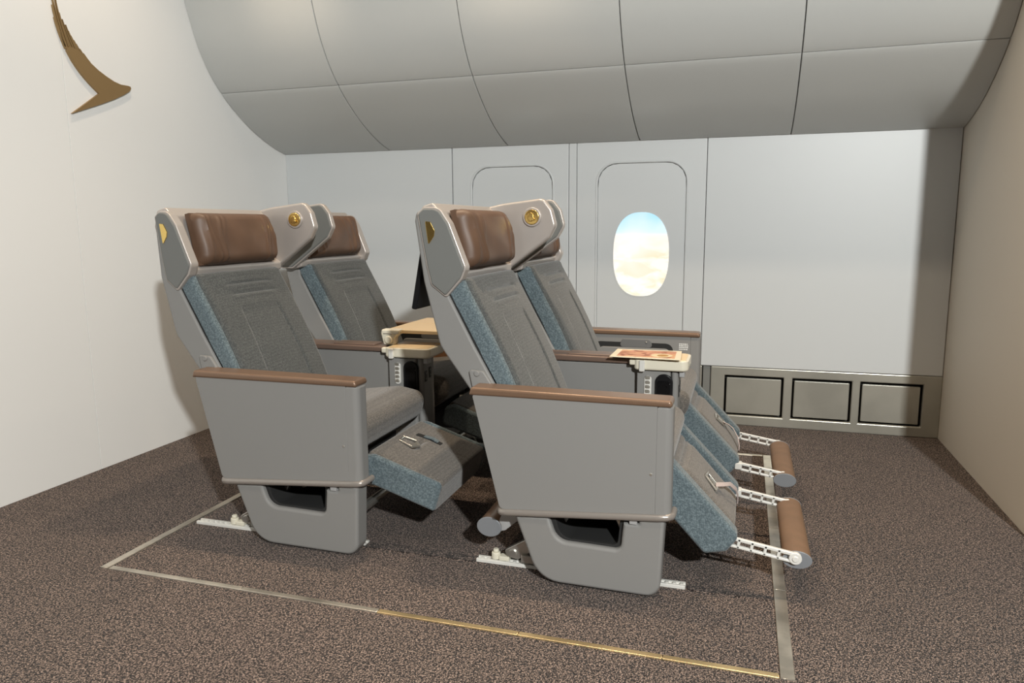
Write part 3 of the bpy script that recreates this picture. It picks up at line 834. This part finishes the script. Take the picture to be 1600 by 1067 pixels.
# ================================================================== CENTRE CONSOLES
def console(label, ox, rear):
    T = lambda x, y, z: (x+ox, y, z)
    t = thing('centre_console', label, 'console', (-.6+ox, 3.18, 0), 'consoles between paired seats')
    P = lambda nm, m, pts, y0, y1, b0=0., b1=0., f=fXZ, parent=t, seg=6, bs=4: ngon(nm, m, parent, pts, y0, y1, T, b0, b1, f, seg, bs)
    Bx = lambda nm, m, *a, parent=t, **k: boxo(nm, m, parent, *a, T=T, **k)
    Bx('arm_wall', GREY, -.93, -.412, 3.135, 3.225, .22, .660, bev=.006, r=.006)
    c = P('armrest_cap', WOODD, [(-.95, .662, .004), (-.446, .662, .006), (-.438, .67, .006), (-.446, .688, .008), (-.94, .692, .01)], 3.122, 3.238, .008, .008)
    Bx('cap_lid', WOODD, -.72, -.50, 3.128, 3.215, .685, .697, parent=c, bev=.004)
    Bx('cap_end', BLACKM, -.452, -.425, 3.130, 3.225, .668, .684, parent=c, bev=.003)
    # post: rounded corner column with a groove between side and front
    bm = B(); o = RP([(-.412, 3.10, .003), (-.272, 3.10, .012), (-.272, 3.245, .012), (-.412, 3.245, .003)], 5)
    extrude(bm, o, .14, .640, comp(T, fXY), 0, .002, 2); po = link('console_post', bm, GREY, t)
    bm = B(); o = RP([(-.2695, 3.102, .012), (-.240, 3.108, .024), (-.240, 3.24, .024), (-.2695, 3.245, .004)], 6)
    extrude(bm, o, .14, .640, comp(T, fXY), 0, .002, 2); fcv = link('front_cover', bm, GREY, po)
    # seat control strip: pale pill with ribbed keys
    o = [Vector((-.366+.0155*cos(a), (.605 if sin(a) > 0 else .532)+.0155*sin(a))) for a in [2*pi*k/32+.001 for k in range(32)]]
    st = link('control_strip', extrude(B(), o, 3.094, 3.102, comp(T, fXZ), .003, 0, 3), WHITEM, po)
    for k in range(5):
        bm = B(); zz = .528+k*.0195; o = RP([(-.376, zz, .004), (-.356, zz, .004), (-.356, zz+.014, .004), (-.376, zz+.014, .004)], 3)
        extrude(bm, o, 3.089, 3.096, comp(T, fXZ), .002, 0, 2); link('seat_key', bm, METAL, st)
    # handset
    hs = P('handset', BLACK, [(-.336, .430, .015), (-.262, .430, .015), (-.262, .630, .036), (-.336, .630, .036)], 3.092, 3.104, .005, 0)
    P('handset_screen', SCREEN, [(-.325, .500, .004), (-.273, .500, .004), (-.273, .602, .008), (-.325, .602, .008)], 3.0885, 3.094, .001, 0, parent=hs)
    for (x, z) in ((-.299, .484), (-.318, .466), (-.299, .462), (-.281, .470), (-.276, .590), (-.287, .578)):
        bm = B(); cyl(bm, (x, z), .0035, 3.0885, 3.093, comp(T, fXZ), 10, .001); link('handset_key', bm, GREYL, hs)
    # power sockets on the front face
    for zz, yy in ((.555, 3.135), (.565, 3.185)):
        bm = B(); o = RP([(yy-.012, zz-.026, .003), (yy+.012, zz-.026, .003), (yy+.012, zz+.026, .003), (yy-.012, zz+.026, .003)], 3)
        extrude(bm, o, -.242, -.2375, comp(T, fYZ), 0, .001, 2); sk = link('power_socket', bm, BLACK, fcv)
        for k in (-1, 1):
            bm = B(); box(bm, -.2385, -.236, yy-.004, yy+.004, zz+k*.012-.004, zz+k*.012+.004, T=T, bev=.001, r=.001); link('socket_pin', bm, GREYD, sk)
    # cocktail tray
    o = [(-.425, 3.082, .02), (-.200, 3.082, .030), (-.200, 3.285, .030), (-.425, 3.285, .02)]
    tr = P('cocktail_tray', CREAM, o, .645, .690, .010, .004, f=fXY)
    P('tray_inlay', TRAY, [(-.412, 3.094, .012), (-.212, 3.094, .022), (-.212, 3.273, .022), (-.412, 3.273, .012)], .687, .6925, 0, .002, f=fXY, parent=tr)
    Bx('tray_bracket', CREAM, -.445, -.385, 3.090, 3.115, .664, .689, parent=tr, bev=.005, r=.006)
    Bx('tray_clip', WHITEM, -.402, -.378, 3.074, 3.095, .640, .688, parent=tr, bev=.004, r=.005)
    Bx('tray_latch', GREYL, -.238, -.215, 3.105, 3.150, .618, .650, parent=tr, bev=.004, r=.004)
    if rear:
        tx = -1.63-ox
        tt = P('tray_table', TRAY, [(tx, 3.185, .015), (tx+.36, 3.185, .02), (tx+.36, 3.436, .002), (tx, 3.436, .002)], .745, .762, .004, .003, f=fXY)
        P('tray_leaf', TRAY, [(tx, 3.440, .002), (tx+.36, 3.440, .002), (tx+.36, 3.66, .02), (tx+.005, 3.66, .015)], .745, .762, .004, .003, f=fXY, parent=tt)
        # cream hinge lug reaching from the post to the table
        lug = [(tx-.012, .765, .008), (tx+.085, .765, .004), (tx+.083, .752, .008), (tx+.055, .725, .01), (tx+.055, .690, .01), (tx-.002, .690, .01), (tx-.008, .712, .01), (tx-.016, .745, .01)]
        hb_ = P('tray_hinge', CREAM, lug, 3.160, 3.21, .007, .007, parent=tt)
        bm = B(); cyl(bm, (tx+.026, .716), .020, 3.150, 3.165, comp(T, fXZ), 20, .006); link('hinge_knob', bm, CREAM, tt)
        bm = B(); box(bm, tx-.002, tx+.045, 3.155, 3.163, .744, .748, T=T, bev=.001); box(bm, tx+.048, tx+.078, 3.155, 3.163, .746, .750, T=T, bev=.001)
        link('hinge_slot', bm, GREYM, tt)
    return t
console('front row centre console with black handset, carrying the menu card', OXF, False)
console('rear row centre console with the unfolded beige tray table hinged to it', OXR, True)

# brown stowage face on the rear row's window side armrest
arm4 = [o for o in s4.children if o.name.startswith('armrest_panel')][0]
T4 = Tf(OXR)
boxo('stowage_face', BROWNB, arm4, -.56, -.44, .088, .11, .475, .552, T=T4)
boxo('stowage_ledge', WOOD, arm4, -.56, -.36, .088, .13, .462, .472, T=T4)

# ================================================================== SEAT TRACKS
def track(label, x0, x1, y):
    t = thing('seat_track', label, 'seat track', ((x0+x1)/2, y, 0), 'rails under the seats')
    bm = B(); o = RP([(y-.018, 0), (y+.018, 0), (y+.018, .012, .002), (y+.007, .012), (y+.007, .005), (y-.007, .005), (y-.007, .012), (y-.018, .012, .002)], 2)
    extrude(bm, o, x0, x1, fYZ); r = link('rail', bm, WHITEM, t)
    n = 0; bm = B(); x = x0+.02
    while x < x1-.01:
        box(bm, x-.006, x+.006, y-.0095, y+.0095, .004, .013, bev=.001, r=.001); x += .0254
    q = link('rail_teeth', bm, WHITEM, r); q['kind'] = 'stuff'
track('silver floor rail under the front row seats, nearest the camera', -.917, -.148, 2.485)
track('silver floor rail under the rear row seats, nearest the camera', -2.190, -1.385, 2.485)
track('silver floor rail under the front row seats, on the window side', -.917, -.148, 3.875)
track('silver floor rail under the rear row seats, on the window side', -2.190, -1.385, 3.875)

# ================================================================== MENU CARD
cd = thing('menu_card', 'printed picture card lying on the front console tray', 'menu', (-.38, 3.17, .695))
def quad(p): return [Vector(q) for q in p]
card = quad([(-.526, 3.068), (-.230, 3.055), (-.242, 3.279), (-.524, 3.273)])
zc = .699
cs_ = link('card_sheet', extrude(B(), card, zc, zc+.0022, fXY), mat('cream card stock', (.74, .66, .50), .5), cd)
art = quad([(-.500, 3.092), (-.256, 3.080), (-.262, 3.255), (-.498, 3.250)])
am = bpy.data.materials.new('printed dish picture'); am.use_nodes = True; nt = am.node_tree
bb = nt.nodes['Principled BSDF']; tcn = nt.nodes.new('ShaderNodeTexCoord'); nn = nt.nodes.new('ShaderNodeTexNoise'); nn.inputs['Scale'].default_value = 16; nn.inputs['Distortion'].default_value = 1.5
crr = nt.nodes.new('ShaderNodeValToRGB'); crr.color_ramp.elements[0].position = .38; crr.color_ramp.elements[0].color = (.28, .09, .03, 1)
crr.color_ramp.elements[1].position = .62; crr.color_ramp.elements[1].color = (.62, .36, .18, 1)
e_ = crr.color_ramp.elements.new(.5); e_.color = (.58, .26, .16, 1)
nt.links.new(tcn.outputs['Object'], nn.inputs['Vector']); nt.links.new(nn.outputs['Fac'], crr.inputs['Fac']); nt.links.new(crr.outputs['Color'], bb.inputs['Base Color'])
link('picture_print', extrude(B(), art, zc+.0022, zc+.0026, fXY), am, cd)
bm = B(); o = [Vector((-.315+.045*cos(a), 3.140+.045*sin(a))) for a in [2*pi*k/32 for k in range(32)]]
extrude(bm, o, zc+.0026, zc+.003, fXY); link('plate_print', bm, mat('printed cream plate', (.70, .58, .36), .5), cd)
bm = B(); o = [Vector((-.310+.024*cos(a), 3.138+.026*sin(a))) for a in [2*pi*k/20 for k in range(20)]]
extrude(bm, o, zc+.003, zc+.0034, fXY); link('dish_print', bm, mat('printed amber dish', (.42, .22, .05), .5), cd)

# ------------------------------------------------------------------ bring the layout to real size
done = set()
for o in scn.objects:
    if o.type in ('CAMERA', 'LIGHT'): continue
    o.location = o.location*S
    if o.type == 'MESH' and o.data.name not in done:
        done.add(o.data.name); o.data.transform(Matrix.Scale(S, 4)); o.data.update()
